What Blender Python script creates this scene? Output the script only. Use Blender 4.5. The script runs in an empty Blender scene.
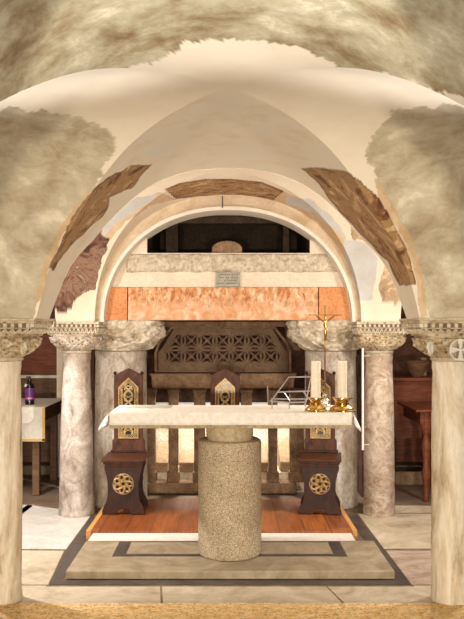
import bpy, math, random
import numpy as np
from mathutils import Vector, noise
random.seed(4)
PI=math.pi
C=bpy.context.scene.collection
F=800.0; VX=228.0; HY=330.0; EYE=1.55
def wx(px,Y): return (px-VX)*Y/F
def wz(py,Y): return EYE+(HY-py)*Y/F
def fy(py,z=0.0): return (EYE-z)*F/(py-HY)      # depth of a level surface seen at picture row py

# ------------------------------------------------------------ materials
def nodes(name):
    m=bpy.data.materials.new(name); m.use_nodes=True
    nt=m.node_tree; b=nt.nodes['Principled BSDF']
    return m,nt,b
def ramp(nt,fac,stops):
    r=nt.nodes.new('ShaderNodeValToRGB')
    e=r.color_ramp.elements
    while len(e)<len(stops): e.new(0.5)
    for i,(p,c) in enumerate(stops):
        e[i].position=p; e[i].color=(c[0],c[1],c[2],1)
    nt.links.new(fac,r.inputs[0]); return r.outputs[0]
def coords(nt,scale=(1,1,1)):
    t=nt.nodes.new('ShaderNodeTexCoord'); mp=nt.nodes.new('ShaderNodeMapping')
    mp.inputs['Scale'].default_value=scale
    nt.links.new(t.outputs['Object'],mp.inputs[0]); return mp.outputs[0]
def noisetex(nt,vec,scale,detail=6,rough=.6,dist=0):
    n=nt.nodes.new('ShaderNodeTexNoise'); n.inputs['Scale'].default_value=scale
    n.inputs['Detail'].default_value=detail; n.inputs['Roughness'].default_value=rough
    n.inputs['Distortion'].default_value=dist
    nt.links.new(vec,n.inputs['Vector']); return n.outputs[0]
def mix(nt,a,b,f,mode='MIX'):
    n=nt.nodes.new('ShaderNodeMix'); n.data_type='RGBA'; n.blend_type=mode
    for s,v in ((n.inputs[0],f),(n.inputs[6],a),(n.inputs[7],b)):
        if hasattr(v,'node'): nt.links.new(v,s)
        elif isinstance(v,(int,float)): s.default_value=v
        else: s.default_value=(v[0],v[1],v[2],1)
    return n.outputs[2]
def math_(nt,op,a,b=0.5,clamp=False):
    n=nt.nodes.new('ShaderNodeMath'); n.operation=op; n.use_clamp=clamp
    for s,v in ((n.inputs[0],a),(n.inputs[1],b)):
        if hasattr(v,'node'): nt.links.new(v,s)
        else: s.default_value=v
    return n.outputs[0]
def bump(nt,b,h,strength=.3,dist=.01):
    n=nt.nodes.new('ShaderNodeBump'); n.inputs['Strength'].default_value=strength; n.inputs['Distance'].default_value=dist
    nt.links.new(h,n.inputs['Height']); nt.links.new(n.outputs[0],b.inputs['Normal'])
def stone(name,cols,scale=6,rough=.75,bs=.3,bd=.01,fine=40,stretch=(1,1,1),dist=.6,pits=0.0,metal=0.0,contrast=(.3,.7),fc=1.0):
    m,nt,b=nodes(name); v=coords(nt,stretch)
    n=noisetex(nt,v,scale,8,.65,dist)
    k=len(cols); lo,hi=contrast
    c=ramp(nt,n,[(lo+(hi-lo)*i/max(1,k-1),cols[i]) for i in range(k)])
    f=noisetex(nt,v,fine,5,.7)
    f2=ramp(nt,f,[(.32,(1-.38*fc,1-.40*fc,1-.43*fc)),(.5,(.99,.99,.99)),(.68,(1+.18*fc,)*3)])
    c=mix(nt,c,f2,1.0,'MULTIPLY')
    h=f
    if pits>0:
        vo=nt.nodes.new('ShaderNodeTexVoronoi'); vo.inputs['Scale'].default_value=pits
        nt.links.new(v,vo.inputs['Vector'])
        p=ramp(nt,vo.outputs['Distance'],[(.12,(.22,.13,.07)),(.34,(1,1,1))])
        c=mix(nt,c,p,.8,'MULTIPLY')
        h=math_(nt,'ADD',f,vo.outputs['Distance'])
    nt.links.new(c,b.inputs['Base Color']); b.inputs['Roughness'].default_value=rough
    b.inputs['Metallic'].default_value=metal; b.inputs['Specular IOR Level'].default_value=.22
    bump(nt,b,h,bs,bd)
    return m
def plain(name,col,rough=.6,metal=0,trans=0):
    m,nt,b=nodes(name); b.inputs['Base Color'].default_value=(*col,1)
    v=coords(nt); n=noisetex(nt,v,30,4)
    c=ramp(nt,n,[(.3,[x*.88 for x in col]),(.7,[min(1,x*1.08) for x in col])])
    nt.links.new(c,b.inputs['Base Color'])
    b.inputs['Roughness'].default_value=rough; b.inputs['Metallic'].default_value=metal
    return m
def wood(name,c1,c2,stretch=(1,12,12),scale=4,rough=.4):
    m,nt,b=nodes(name); v=coords(nt,stretch); n=noisetex(nt,v,scale,6,.6,1.2)
    nt.links.new(ramp(nt,n,[(.3,c1),(.7,c2)]),b.inputs['Base Color'])
    b.inputs['Roughness'].default_value=rough+.12; b.inputs['Specular IOR Level'].default_value=.25; bump(nt,b,n,.15,.004)
    return m

M={}
M['front_column']=stone('front column marble',[(.30,.20,.10),(.66,.56,.42),(.80,.73,.61),(.88,.83,.74)],2.4,.5,.2,.01,26,(2.6,2.6,.6),1.6,fc=.35)
M['mid_column']=stone('veined marble',[(.13,.07,.045),(.36,.29,.24),(.53,.47,.42),(.74,.69,.65)],7,.5,.35,.012,55,(1,1,.8),.7,fc=.6)
M['mid_column_right']=stone('mottled marble',[(.20,.11,.065),(.40,.29,.21),(.52,.43,.35),(.68,.60,.52)],6,.5,.3,.012,45,(1,1,1.3),2.2,fc=.6)
M['apse_column']=stone('worn grey stone',[(.22,.14,.09),(.42,.34,.27),(.56,.50,.44),(.70,.66,.61)],5,.8,.4,.012,50,(1,1,.6),1.0)
M['capital']=stone('carved limestone',[(.28,.18,.09),(.54,.42,.27),(.70,.58,.40),(.78,.68,.51)],9,.8,.7,.02,60,(1,1,1),.6,pits=26,fc=.7)  # dark pits are recess shade put into the colour, to look carved
M['capital_grey']=stone('carved grey limestone',[(.36,.25,.18),(.68,.59,.49),(.82,.75,.66)],9,.8,.7,.02,60,(1,1,1),.6,pits=30,fc=.7)  # pits again darken the colour as shade in carved hollows
M['rough_capital']=stone('rough hewn stone',[(.44,.32,.20),(.78,.69,.56),(.90,.84,.73)],9,.9,.9,.03,30,(1,1,1),.8,fc=.8)
M['shade_dirt']=stone('recess shade and dirt',[(.13,.085,.05),(.30,.22,.14)],9,.9)  # painted recess shade on the capitals; dirt in the floor joints
M['collar']=stone('column collar',[(.50,.43,.32),(.70,.63,.50)],8,.6)
M['marble_white']=stone('white marble',[(.62,.58,.52),(.78,.75,.70)],6,.6,.1,fc=.3)
M['cream']=stone('cream plaster',[(.66,.56,.44),(.80,.71,.59),(.85,.78,.67)],3,.85,.15,.006,fc=.35)
M['beige']=stone('beige plaster',[(.50,.36,.23),(.66,.53,.39),(.76,.65,.51)],3.5,.85,.1,.005,fc=.3)
M['archivolt']=stone('white archivolt',[(.74,.68,.60),(.86,.82,.75)],4,.7,.08,.004,fc=.15)
M['relief']=stone('rough carved band',[(.50,.41,.30),(.68,.60,.48),(.82,.75,.64)],14,.9,.8,.02,34)
M['lintel']=stone('chiselled red stone',[(.50,.20,.08),(.72,.37,.19),(.76,.44,.26),(.84,.66,.52)],16,.85,1.0,.03,40,(1,1,.45),.8)
def lintelmat():
    m,nt,b=nodes('chiselled red lintel'); v=coords(nt); t=nt.nodes.new('ShaderNodeSeparateXYZ'); nt.links.new(v,t.inputs[0])
    n=noisetex(nt,coords(nt,(1,1,.5)),22,8,.7,.6); n2=noisetex(nt,v,5,5)
    up=ramp(nt,n,[(.36,(.46,.17,.06)),(.47,(.72,.36,.18)),(.55,(.80,.50,.30)),(.64,(.90,.76,.60))])
    lo=ramp(nt,noisetex(nt,v,9,6,.6,1),[(.35,(.70,.34,.17)),(.5,(.80,.48,.30)),(.65,(.86,.66,.50))])
    zz=math_(nt,'ADD',t.outputs[2],math_(nt,'MULTIPLY',n2,.10))
    f=math_(nt,'MULTIPLY',math_(nt,'SUBTRACT',zz,1.835),30,True)
    nt.links.new(mix(nt,lo,up,f),b.inputs['Base Color']); b.inputs['Roughness'].default_value=.9; b.inputs['Specular IOR Level'].default_value=.2
    bump(nt,b,n,.9,.02); return m
M['lintel']=lintelmat()
M['lintel_smooth']=stone('smooth red stone',[(.60,.24,.09),(.74,.36,.18)],7,.8,.2,.006,50)
M['plaque']=stone('grey plaque',[(.36,.34,.28),(.44,.42,.35)],9,.5,.1)
M['ink']=plain('engraved letters',(.12,.11,.09),.7)
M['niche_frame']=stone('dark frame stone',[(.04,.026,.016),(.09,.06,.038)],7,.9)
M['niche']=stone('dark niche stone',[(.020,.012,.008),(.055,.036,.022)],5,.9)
M['niche_light']=stone('brown stone',[(.20,.12,.07),(.36,.24,.15)],7,.8)
M['tomb']=stone('brown tomb stone',[(.10,.055,.028),(.21,.125,.068),(.32,.21,.13)],7,.6,.35,.01,50)
M['tomb_dark']=stone('pierced bronze brown stone',[(.09,.048,.024),(.19,.11,.058)],8,.5,.3)
M['tomb_pale']=stone('pale tomb stone',[(.60,.50,.36),(.82,.75,.62)],5,.7,.2)
M['tomb_block']=stone('small brown block',[(.28,.18,.10),(.42,.29,.17)],6,.8)
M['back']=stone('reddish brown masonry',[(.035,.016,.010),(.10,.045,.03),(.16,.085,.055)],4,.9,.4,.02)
M['granite']=None
M['cloth']=plain('white altar linen',(.90,.88,.83),.85)
M['slab_edge']=stone('table stone',[(.40,.30,.18),(.52,.41,.26)],6,.7)
M['neck']=stone('smooth yellow stone',[(.50,.40,.25),(.62,.52,.35)],5,.7,.1)
M['wood']=wood('dark walnut',(.014,.005,.004),(.055,.017,.010),(3,3,1.2),8,.35)
M['wood_back']=wood('walnut backrest',(.035,.011,.006),(.125,.042,.020),(3,3,1.2),8,.4)
M['wood_red']=wood('reddish wood',(.10,.026,.013),(.24,.075,.035),(1,6,6),5,.4)
M['wood_brown']=wood('brown bench wood',(.09,.045,.025),(.20,.11,.065),(.8,6,6),5,.5)
M['gilt']=stone('gilding',[(.30,.18,.06),(.58,.40,.18)],30,.45,.2,.002,90,metal=.35)
M['brass']=stone('polished brass',[(.60,.38,.10),(.88,.63,.25)],20,.22,.1,.002,90,metal=.95)
M['bronze']=plain('dark bronze',(.20,.11,.04),.35,.8)
M['silver']=plain('silver',(.72,.68,.60),.25,.9)
M['steel']=plain('brushed wire',(.55,.56,.60),.3,.85)
M['wax']=plain('candle wax',(.86,.80,.66),.5)
M['mat']=plain('grey mat',(.50,.50,.44),.8)
M['plastic_dark']=plain('dark bottle',(.012,.010,.015),.2)
M['purple']=plain('purple label',(.16,.05,.26),.4)
M['pink']=plain('pink band',(.62,.05,.32),.5)
M['paper']=plain('white paper',(.85,.82,.80),.7)
M['trim_gold']=plain('gold trim',(.62,.42,.17),.7)
M['cloth_grey']=plain('pale table cloth',(.68,.65,.58),.85)
M['added_edge_rod']=plain('added white edge rod',(.82,.80,.78),.4)
M['floor_white']=stone('pale grey floor marble',[(.52,.48,.44),(.72,.69,.65)],3,.35,.05,.003,25,dist=2,fc=.3)
M['floor_beige']=stone('beige floor marble',[(.36,.29,.19),(.55,.46,.34),(.66,.58,.45)],2.5,.4,.05,.003,25,dist=2,fc=.3)
M['floor_rose']=stone('pinkish floor marble',[(.30,.21,.15),(.48,.37,.29),(.58,.48,.39)],2.2,.35,.05,.003,18,(1,2.2,1),3,fc=.3)
M['floor_dark']=stone('dark floor marble',[(.045,.035,.03),(.12,.095,.08)],6,.4,.05,.003,30,fc=.3)
M['floor_brown']=stone('brown floor',[(.13,.085,.055),(.24,.17,.12)],3,.5,.1,fc=.3)
M['slab']=stone('altar step marble',[(.22,.165,.10),(.36,.29,.195),(.47,.39,.28)],2.5,.4,.06,.003,22,dist=2,fc=.3)
M['strip']=stone('white marble strip',[(.72,.68,.62),(.84,.80,.74)],4,.5,fc=.3)
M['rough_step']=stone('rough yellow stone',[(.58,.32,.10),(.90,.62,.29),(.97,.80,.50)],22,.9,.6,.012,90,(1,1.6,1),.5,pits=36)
# speckled granite
def granite():
    m,nt,b=nodes('speckled granite'); v=coords(nt)
    n=noisetex(nt,v,120,3,.75); c=ramp(nt,n,[(.36,(.22,.15,.09)),(.47,(.46,.37,.26)),(.56,(.62,.52,.39)),(.68,(.82,.75,.63))])
    l=noisetex(nt,v,6,4); c=mix(nt,c,ramp(nt,l,[(.3,(.85,.82,.76)),(.7,(1.05,1.05,1.02))]),1.0,'MULTIPLY')
    nt.links.new(c,b.inputs['Base Color']); b.inputs['Roughness'].default_value=.85; bump(nt,b,n,.35,.004)
    return m
M['granite']=granite()
# orange plank flooring of the platform
def planks():
    m,nt,b=nodes('orange floor boards'); v=coords(nt)
    br=nt.nodes.new('ShaderNodeTexBrick'); mp=nt.nodes.new('ShaderNodeMapping')
    nt.links.new(v,mp.inputs[0]); nt.links.new(mp.outputs[0],br.inputs['Vector'])
    mp.inputs['Rotation'].default_value=(0,0,PI/2)
    br.inputs['Scale'].default_value=1.0; br.inputs['Brick Width'].default_value=.9; br.inputs['Row Height'].default_value=.19
    br.inputs['Mortar Size'].default_value=.0035
    br.inputs['Color1'].default_value=(.36,.115,.030,1); br.inputs['Color2'].default_value=(.24,.070,.020,1)
    br.inputs['Mortar'].default_value=(.14,.04,.015,1)
    v2=coords(nt,(14,1.2,1)); n=noisetex(nt,v2,3,5,.6,.8)
    c=mix(nt,br.outputs['Color'],ramp(nt,n,[(.3,(.60,.55,.5)),(.7,(1.3,1.3,1.3))]),1.0,'MULTIPLY')
    nt.links.new(c,b.inputs['Base Color']); b.inputs['Roughness'].default_value=.38; b.inputs['Specular IOR Level'].default_value=.3
    return m
M['planks']=planks()
M['board_edge']=plain('light board edge',(.66,.32,.10),.5)
# frescoed vault plaster: vertex masks say where bare cream plaster gives way to old render and paint
def vaultmat():
    m,nt,b=nodes('vault plaster'); v=coords(nt)
    a=nt.nodes.new('ShaderNodeAttribute'); a.attribute_name='paint'
    a2=nt.nodes.new('ShaderNodeAttribute'); a2.attribute_name='paint2'
    s=nt.nodes.new('ShaderNodeSeparateColor'); nt.links.new(a.outputs['Color'],s.inputs[0])
    s2=nt.nodes.new('ShaderNodeSeparateColor'); nt.links.new(a2.outputs['Color'],s2.inputs[0])
    n1=noisetex(nt,v,2.2,7,.6,.4); n2=noisetex(nt,v,5,12,.68,.25); n3=noisetex(nt,v,6,10,.68,1.2)
    base=ramp(nt,n1,[(.3,(.76,.66,.52)),(.7,(.86,.78,.65))])
    light=ramp(nt,n2,[(.3,(.74,.64,.50)),(.5,(.82,.75,.62)),(.7,(.75,.73,.67))])
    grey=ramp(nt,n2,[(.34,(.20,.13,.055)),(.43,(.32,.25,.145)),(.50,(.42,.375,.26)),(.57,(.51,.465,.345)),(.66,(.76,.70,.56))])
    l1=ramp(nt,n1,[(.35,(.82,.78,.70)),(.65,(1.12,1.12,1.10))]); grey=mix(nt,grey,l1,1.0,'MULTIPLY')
    fres=ramp(nt,n3,[(.34,(.08,.025,.010)),(.42,(.24,.10,.035)),(.47,(.42,.26,.11)),(.52,(.30,.17,.07)),(.58,(.56,.36,.18)),(.68,(.72,.55,.34))])
    blue=ramp(nt,n2,[(.3,(.52,.49,.45)),(.6,(.60,.60,.60)),(.75,(.70,.66,.60))])
    ochre=ramp(nt,n3,[(.3,(.52,.30,.13)),(.6,(.66,.46,.26))])
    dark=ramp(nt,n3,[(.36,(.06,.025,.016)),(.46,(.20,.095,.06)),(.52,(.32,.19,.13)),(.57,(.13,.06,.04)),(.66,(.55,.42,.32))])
    c=mix(nt,base,light,s2.outputs[0])
    c=mix(nt,c,blue,s.outputs[2]); c=mix(nt,c,grey,s.outputs[0]); c=mix(nt,c,ochre,s2.outputs[1])
    c=mix(nt,c,fres,s.outputs[1]); c=mix(nt,c,dark,s2.outputs[2])
    nt.links.new(c,b.inputs['Base Color']); b.inputs['Roughness'].default_value=.8
    bump(nt,b,n2,.12,.01)
    return m
M['vault']=vaultmat()

# ------------------------------------------------------------ mesh builder
class MB:
    def __init__(s,org=(0,0,0)): s.v=[]; s.f=[]; s.o=Vector(org)
    def add(s,vs,fs):
        k=len(s.v); s.v+= [tuple(Vector(p)-s.o) for p in vs]; s.f+= [tuple(i+k for i in f) for f in fs]; return s
    def box(s,x0,x1,y0,y1,z0,z1):
        return s.add([(x0,y0,z0),(x1,y0,z0),(x1,y1,z0),(x0,y1,z0),(x0,y0,z1),(x1,y0,z1),(x1,y1,z1),(x0,y1,z1)],
          [(0,3,2,1),(4,5,6,7),(0,1,5,4),(1,2,6,5),(2,3,7,6),(3,0,4,7)])
    def prism(s,poly,y0,y1):          # outline in x,z pushed through depth
        n=len(poly); a=sum(poly[i][0]*poly[(i+1)%n][1]-poly[(i+1)%n][0]*poly[i][1] for i in range(n))
        if a<0: poly=poly[::-1]
        vs=[(x,y0,z) for x,z in poly]+[(x,y1,z) for x,z in poly]
        fs=[tuple(range(n)),tuple(range(2*n-1,n-1,-1))]+[(i,i+n,(i+1)%n+n,(i+1)%n) for i in range(n)]
        return s.add(vs,fs)
    def slab(s,poly,z0,z1):           # outline in x,y pushed up
        n=len(poly); a=sum(poly[i][0]*poly[(i+1)%n][1]-poly[(i+1)%n][0]*poly[i][1] for i in range(n))
        if a<0: poly=poly[::-1]
        vs=[(x,y,z0) for x,y in poly]+[(x,y,z1) for x,y in poly]
        fs=[tuple(range(n-1,-1,-1)),tuple(range(n,2*n))]+[(i,(i+1)%n,(i+1)%n+n,i+n) for i in range(n)]
        return s.add(vs,fs)
    def lathe(s,cx,cy,prof,n=40,fn=None):   # prof: (z,r)
        vs=[]
        for z,r in prof:
            for k in range(n):
                t=2*PI*k/n; rr=r+(fn(t,z) if fn else 0)
                vs.append((cx+rr*math.cos(t),cy+rr*math.sin(t),z))
        m=len(prof); fs=[(i*n+k,i*n+(k+1)%n,(i+1)*n+(k+1)%n,(i+1)*n+k) for i in range(m-1) for k in range(n)]
        fs.append(tuple(range(n-1,-1,-1))); fs.append(tuple(range((m-1)*n,m*n)))
        if prof[0][0]>prof[-1][0]: fs=[f[::-1] for f in fs]
        return s.add(vs,fs)
    def loft(s,cx,cy,secs,n=96,fn=None):    # secs: (z,half,squareness 0..1[,shift])  round to square
        vs=[]
        for sec in secs:
            z,h,q=sec[:3]; dx=sec[3] if len(sec)>3 else 0
            for k in range(n):
                t=2*PI*k/n; c,d=math.cos(t),math.sin(t)
                rs=1/max(abs(c),abs(d)); r=h*((1-q)+q*min(rs,1.36))
                if fn: r+=fn(t,z)
                vs.append((cx+dx+r*c,cy+r*d,z))
        m=len(secs); fs=[(i*n+k,i*n+(k+1)%n,(i+1)*n+(k+1)%n,(i+1)*n+k) for i in range(m-1) for k in range(n)]
        fs.append(tuple(range(n-1,-1,-1))); fs.append(tuple(range((m-1)*n,m*n)))
        return s.add(vs,fs)
    def tube(s,pts,r,n=8,closed=False):
        pts=[Vector(p) for p in pts]; m=len(pts); vs=[]
        up=Vector((0,0,1)); prev=None
        for i in range(m):
            if closed: d=pts[(i+1)%m]-pts[i-1]
            else: d=pts[min(i+1,m-1)]-pts[max(i-1,0)]
            d.normalize()
            if prev is None:
                a=d.cross(up)
                if a.length<.05: a=d.cross(Vector((1,0,0)))
            else: a=prev-d*prev.dot(d)
            a.normalize(); prev=a; b=d.cross(a)
            rr=r[i] if isinstance(r,(list,tuple)) else r
            for k in range(n):
                t=2*PI*k/n; vs.append(pts[i]+a*(rr*math.cos(t))+b*(rr*math.sin(t)))
        fs=[]
        for i in range(m if closed else m-1):
            j=(i+1)%m
            fs+=[(i*n+k,i*n+(k+1)%n,j*n+(k+1)%n,j*n+k) for k in range(n)]
        if not closed: fs+=[tuple(range(n-1,-1,-1)),tuple(range((m-1)*n,m*n))]
        return s.add(vs,fs)
    def ball(s,c,r,n=12,sq=(1,1,1)):
        vs=[];m=n//2+1
        for i in range(m+1):
            p=PI*i/m
            for k in range(n):
                t=2*PI*k/n; vs.append((c[0]+r*sq[0]*math.sin(p)*math.cos(t),c[1]+r*sq[1]*math.sin(p)*math.sin(t),c[2]-r*sq[2]*math.cos(p)))
        fs=[(i*n+k,i*n+(k+1)%n,(i+1)*n+(k+1)%n,(i+1)*n+k) for i in range(m) for k in range(n)]
        return s.add(vs,fs)
    def mask(s,fn,x0,x1,z0,z1,res,y0,y1):   # pierced plate: cells where fn is true
        nx=int(round((x1-x0)/res)); nz=int(round((z1-z0)/res))
        on=[[bool(fn(x0+(i+.5)*res,z0+(j+.5)*res)) for j in range(nz)] for i in range(nx)]
        g=lambda i,j: 0<=i<nx and 0<=j<nz and on[i][j]
        idx={}; vs=[]; fs=[]
        def V(i,j,b):
            k=(i,j,b)
            if k not in idx: idx[k]=len(vs); vs.append((x0+i*res,y1 if b else y0,z0+j*res))
            return idx[k]
        for i in range(nx):
            for j in range(nz):
                if not on[i][j]: continue
                fs.append((V(i,j,0),V(i+1,j,0),V(i+1,j+1,0),V(i,j+1,0)))
                fs.append((V(i,j+1,1),V(i+1,j+1,1),V(i+1,j,1),V(i,j,1)))
                if not g(i-1,j): fs.append((V(i,j,0),V(i,j+1,0),V(i,j+1,1),V(i,j,1)))
                if not g(i+1,j): fs.append((V(i+1,j+1,0),V(i+1,j,0),V(i+1,j,1),V(i+1,j+1,1)))
                if not g(i,j-1): fs.append((V(i+1,j,0),V(i,j,0),V(i,j,1),V(i+1,j,1)))
                if not g(i,j+1): fs.append((V(i,j+1,0),V(i+1,j+1,0),V(i+1,j+1,1),V(i,j+1,1)))
        return s.add(vs,fs)
    def build(s,name,mat,parent=None,smooth=False,bevel=0,kind=None,label=None):
        me=bpy.data.meshes.new(name); me.from_pydata(s.v,[],s.f); me.update()
        mats=mat if isinstance(mat,list) else [mat]
        for mm in mats: me.materials.append(M[mm])
        o=bpy.data.objects.new(name,me); C.objects.link(o)
        if parent: o.parent=parent
        else: o.location=s.o
        if smooth:
            me.shade_smooth()
            try: me.set_sharp_from_angle(angle=math.radians(40))
            except Exception: pass
        if bevel:
            b=o.modifiers.new('bevel','BEVEL'); b.width=bevel; b.segments=2; b.limit_method='ANGLE'
        if kind: o['kind']=kind
        if label: o['label']=label
        return o
def thing(name,label,cat,loc,group=None,rz=0):
    o=bpy.data.objects.new(name,None); C.objects.link(o); o.location=loc; o.rotation_euler=(0,0,rz)
    o.empty_display_size=.1; tag(o,label,cat,group); return o
def tag(o,label,cat,group=None):
    o['label']=label; o['category']=cat
    if group: o['group']=group
    return o
def nz(x,y,z=0,s=1): return noise.noise(Vector((x*s,y*s,z*s)))

# ------------------------------------------------------------ vaults
T=[(0,.923),(.15,.914),(.297,.884),(.4575,.812),(.648,.654),(.753,.535),(.943,.275),(.995,.135),(1.02,.064)]
TX=np.array([a for a,_ in T]); TY=np.array([b for _,b in T]); TD=np.gradient(TY,TX); TD[0]=0
def H1(u):
    u=abs(u)
    if u>=1.02: return .064
    i=min(len(T)-2,max(0,int(np.searchsorted(TX,u,side='right'))-1))
    h=TX[i+1]-TX[i]; t=(u-TX[i])/h
    return float(TY[i]*(2*t**3-3*t*t+1)+TD[i]*h*(t**3-2*t*t+t)+TY[i+1]*(-2*t**3+3*t*t)+TD[i+1]*h*(t**3-t*t))
def H2(u):
    u=abs(u)
    if u>=1.12: return .066
    return .066+1.085*(1-(u/1.12)**2.15)**(1/2.15)
# near bay centre 3.05, half depth 1.516; second bay centre 5.716, half depth 1.15
Y1=3.05+1.516; HB=1.516; Y2C=Y1+1.15
def inpoly(x,y,P):
    c=False; n=len(P); j=n-1
    for i in range(n):
        if (P[i][1]>y)!=(P[j][1]>y) and x<(P[j][0]-P[i][0])*(y-P[i][1])/(P[j][1]-P[i][1])+P[i][0]: c=not c
        j=i
    return c
# outlines of the old render and the frescoes, as measured rows and columns of the photograph
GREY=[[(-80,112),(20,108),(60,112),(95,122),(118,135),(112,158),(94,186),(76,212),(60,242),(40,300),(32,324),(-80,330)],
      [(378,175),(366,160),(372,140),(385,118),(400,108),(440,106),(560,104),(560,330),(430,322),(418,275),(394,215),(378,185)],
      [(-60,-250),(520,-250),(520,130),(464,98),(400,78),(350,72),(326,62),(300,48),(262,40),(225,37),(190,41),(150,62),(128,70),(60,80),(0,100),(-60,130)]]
FA=[[(152,164),(130,166),(107,179),(87,196),(75,214),(65,234),(55,254),(48,268),(53,272),(62,256),(72,244),(85,232),(98,221),(107,210),(110,197),(132,187),(145,173)],
    [(300,167),(325,168),(345,172),(362,182),(378,198),(394,222),(408,252),(416,284),(398,285),(388,262),(366,240),(345,218),(330,200),(318,185)]]
OCH=[[(36,300),(45,260),(62,225),(88,190),(92,195),(66,230),(50,262),(42,300)],
     [(372,175),(380,185),(408,230),(422,270),(428,316),(421,318),(414,270),(400,232),(378,196)]]
FB=[[(97,220),(102,227),(101,234),(110,239),(106,250),(101,262),(99,276),(95,290),(84,293),(76,299),(72,308),(65,313),(56,310),(50,303),(52,285),(58,265),(70,245),(82,232)]]
FBR=[[(350,226),(360,222),(385,250),(400,290),(400,303),(384,303),(378,290),(385,262),(370,242),(352,240)]]
FCEN=[[(165,189),(180,183),(205,179),(232,179),(262,182),(284,191),(270,203),(232,196),(200,196),(176,199)]]
OCH2=[[(96,232),(98,222),(130,204),(160,191),(176,199),(150,206),(125,222),(106,244)],[(284,191),(300,198),(330,218),(352,250),(344,262),(318,222),(290,207),(270,203)]]
BLUE=[[(98,222),(135,198),(160,193),(150,203),(118,222),(104,236)],[(288,196),(312,200),(340,225),(350,245),(338,232),(312,212),(284,203)],
      [(345,240),(372,244),(378,262),(372,300),(352,300),(346,262)]]
WEB=[[(150,165),(180,120),(205,102),(232,92),(262,104),(300,135),(340,166),(300,168),(318,188),(330,205),(284,180),(232,176),(180,180),(150,188)]]
def edge(x,y,P,w):
    for i in range(len(P)):
        ax,ay=P[i]; bx_,by_=P[(i+1)%len(P)]; dx,dy=bx_-ax,by_-ay; L2=dx*dx+dy*dy or 1
        t=max(0,min(1,((x-ax)*dx+(y-ay)*dy)/L2))
        if (x-ax-t*dx)**2+(y-ay-t*dy)**2<w*w: return True
    return False
def ragged(px,py,sc=.09,amp=6):
    return px+amp*noise.noise(Vector((px*sc,py*sc,.3)))+.4*amp*noise.noise(Vector((px*sc*3,py*sc*3,5.3))), py+amp*noise.noise(Vector((px*sc,py*sc,9.7)))+.4*amp*noise.noise(Vector((px*sc*3,py*sc*3,2.3)))
def vault(cx,yc,hb,H,ns,nt,paint=None,name='ceiling'):
    a=1.285; k=hb/a
    t=np.linspace(-a,a,6001); h=np.array([H(q) for q in t]); d=np.concatenate([[0],np.cumsum(np.hypot(np.diff(t),np.diff(h))+1e-5)])
    us=np.interp(np.linspace(0,d[-1],ns+1),d,t); us[0]=-a; us[-1]=a
    vs=[]; fs=[]
    for ax in ('y','x'):
        for sg in (-1,1):
            o=len(vs)
            for u in us:
                for q in range(nt+1):
                    r=abs(u)+(a-abs(u))*q/nt
                    x,y=(u,sg*r*k) if ax=='y' else (sg*r,u*k)
                    vs.append((cx+x,yc+y,EYE+H(u)+.005*noise.noise(Vector(((cx+x)*1.7,(yc+y)*1.7,0)))))
            flip=(ax=='y')!=(sg<0)
            for m in range(ns):
                for q in range(nt):
                    f=(o+m*(nt+1)+q,o+(m+1)*(nt+1)+q,o+(m+1)*(nt+1)+q+1,o+m*(nt+1)+q+1)
                    fs.append(f if flip else f[::-1])
    b=MB(); b.v=vs; b.f=fs
    o=b.build(name,'vault',smooth=True,kind='structure')
    me=o.data
    A=me.color_attributes.new('paint','FLOAT_COLOR','POINT'); A2=me.color_attributes.new('paint2','FLOAT_COLOR','POINT')
    if paint:
        d=np.zeros((len(vs),4),dtype=np.float32); d2=d.copy(); d[:,3]=1; d2[:,3]=1
        for k,p in enumerate(vs):
            c=paint(p,k//((ns+1)*(nt+1)))
            d[k,:3]=c[:3]; d2[k,:3]=c[3:]
        A.data.foreach_set('color',d.ravel()); A2.data.foreach_set('color',d2.ravel())
    return o
def proj(p):
    return VX+p[0]*F/max(p[1],.3), HY-(p[2]-EYE)*F/max(p[1],.3)
def paint1(p,wb):
    px,py=proj(p); x,y=ragged(px,py); x2,y2=ragged(px,py,.05,2)
    if p[1]<.9: return (1,0,0,0,0,0)
    u=abs(p[0]); v=abs(p[1]-3.05)/HB*1.285
    g=f=b=w=o=0
    near=p[1]<3.05
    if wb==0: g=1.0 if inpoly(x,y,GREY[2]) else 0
    elif wb==1:
        w=1
    else:
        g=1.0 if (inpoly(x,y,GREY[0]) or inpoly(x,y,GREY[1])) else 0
        o=1.0 if any(inpoly(x2,y2,P) for P in OCH) else 0
    if not near: f=1.0 if any(inpoly(x2,y2,P) for P in FA) else 0
    dk=.75 if f and any(edge(x2,y2,P,1.6) for P in FA) else 0
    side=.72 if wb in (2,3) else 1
    return (g*side,f,b,w,o*.7,dk)
def paint2_(p,wb):
    px,py=proj(p); x2,y2=ragged(px,py,.12,2)
    fb=1.0 if any(inpoly(x2,y2,P) for P in FB) else 0
    fr=1.0 if any(inpoly(x2,y2,P) for P in FBR) else 0
    fc=1.0 if any(inpoly(px,py,P) for P in FCEN) else 0
    b=1.0 if any(inpoly(x2,y2,P) for P in BLUE) else 0
    o=.75 if (any(inpoly(x2,y2,P) for P in OCH2)) else 0
    dk=.8 if fc and edge(px,py,FCEN[0],1.6) else 0
    return (0,max(fc,fr*.8),b,0,o*(1-b),max(fb,dk))
vault(0,3.05,HB,H1,360,90,paint1)
vault(0,Y2C,1.15,H2,360,80,paint2_)
greyp=lambda p,w:(1,0,0,0,0,0)
for sx in (-1,1):
    c=2.57*sx
    vault(c,3.05,HB,H1,70,20,greyp); vault(c,Y2C,1.15,H2,120,40,paint2_)
    vault(c,8.17,1.304,H2,70,20,None); vault(c,3.05-2*HB,HB,H1,60,16,greyp)
vault(0,3.05-2*HB,HB,H1,60,16,greyp)
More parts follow.
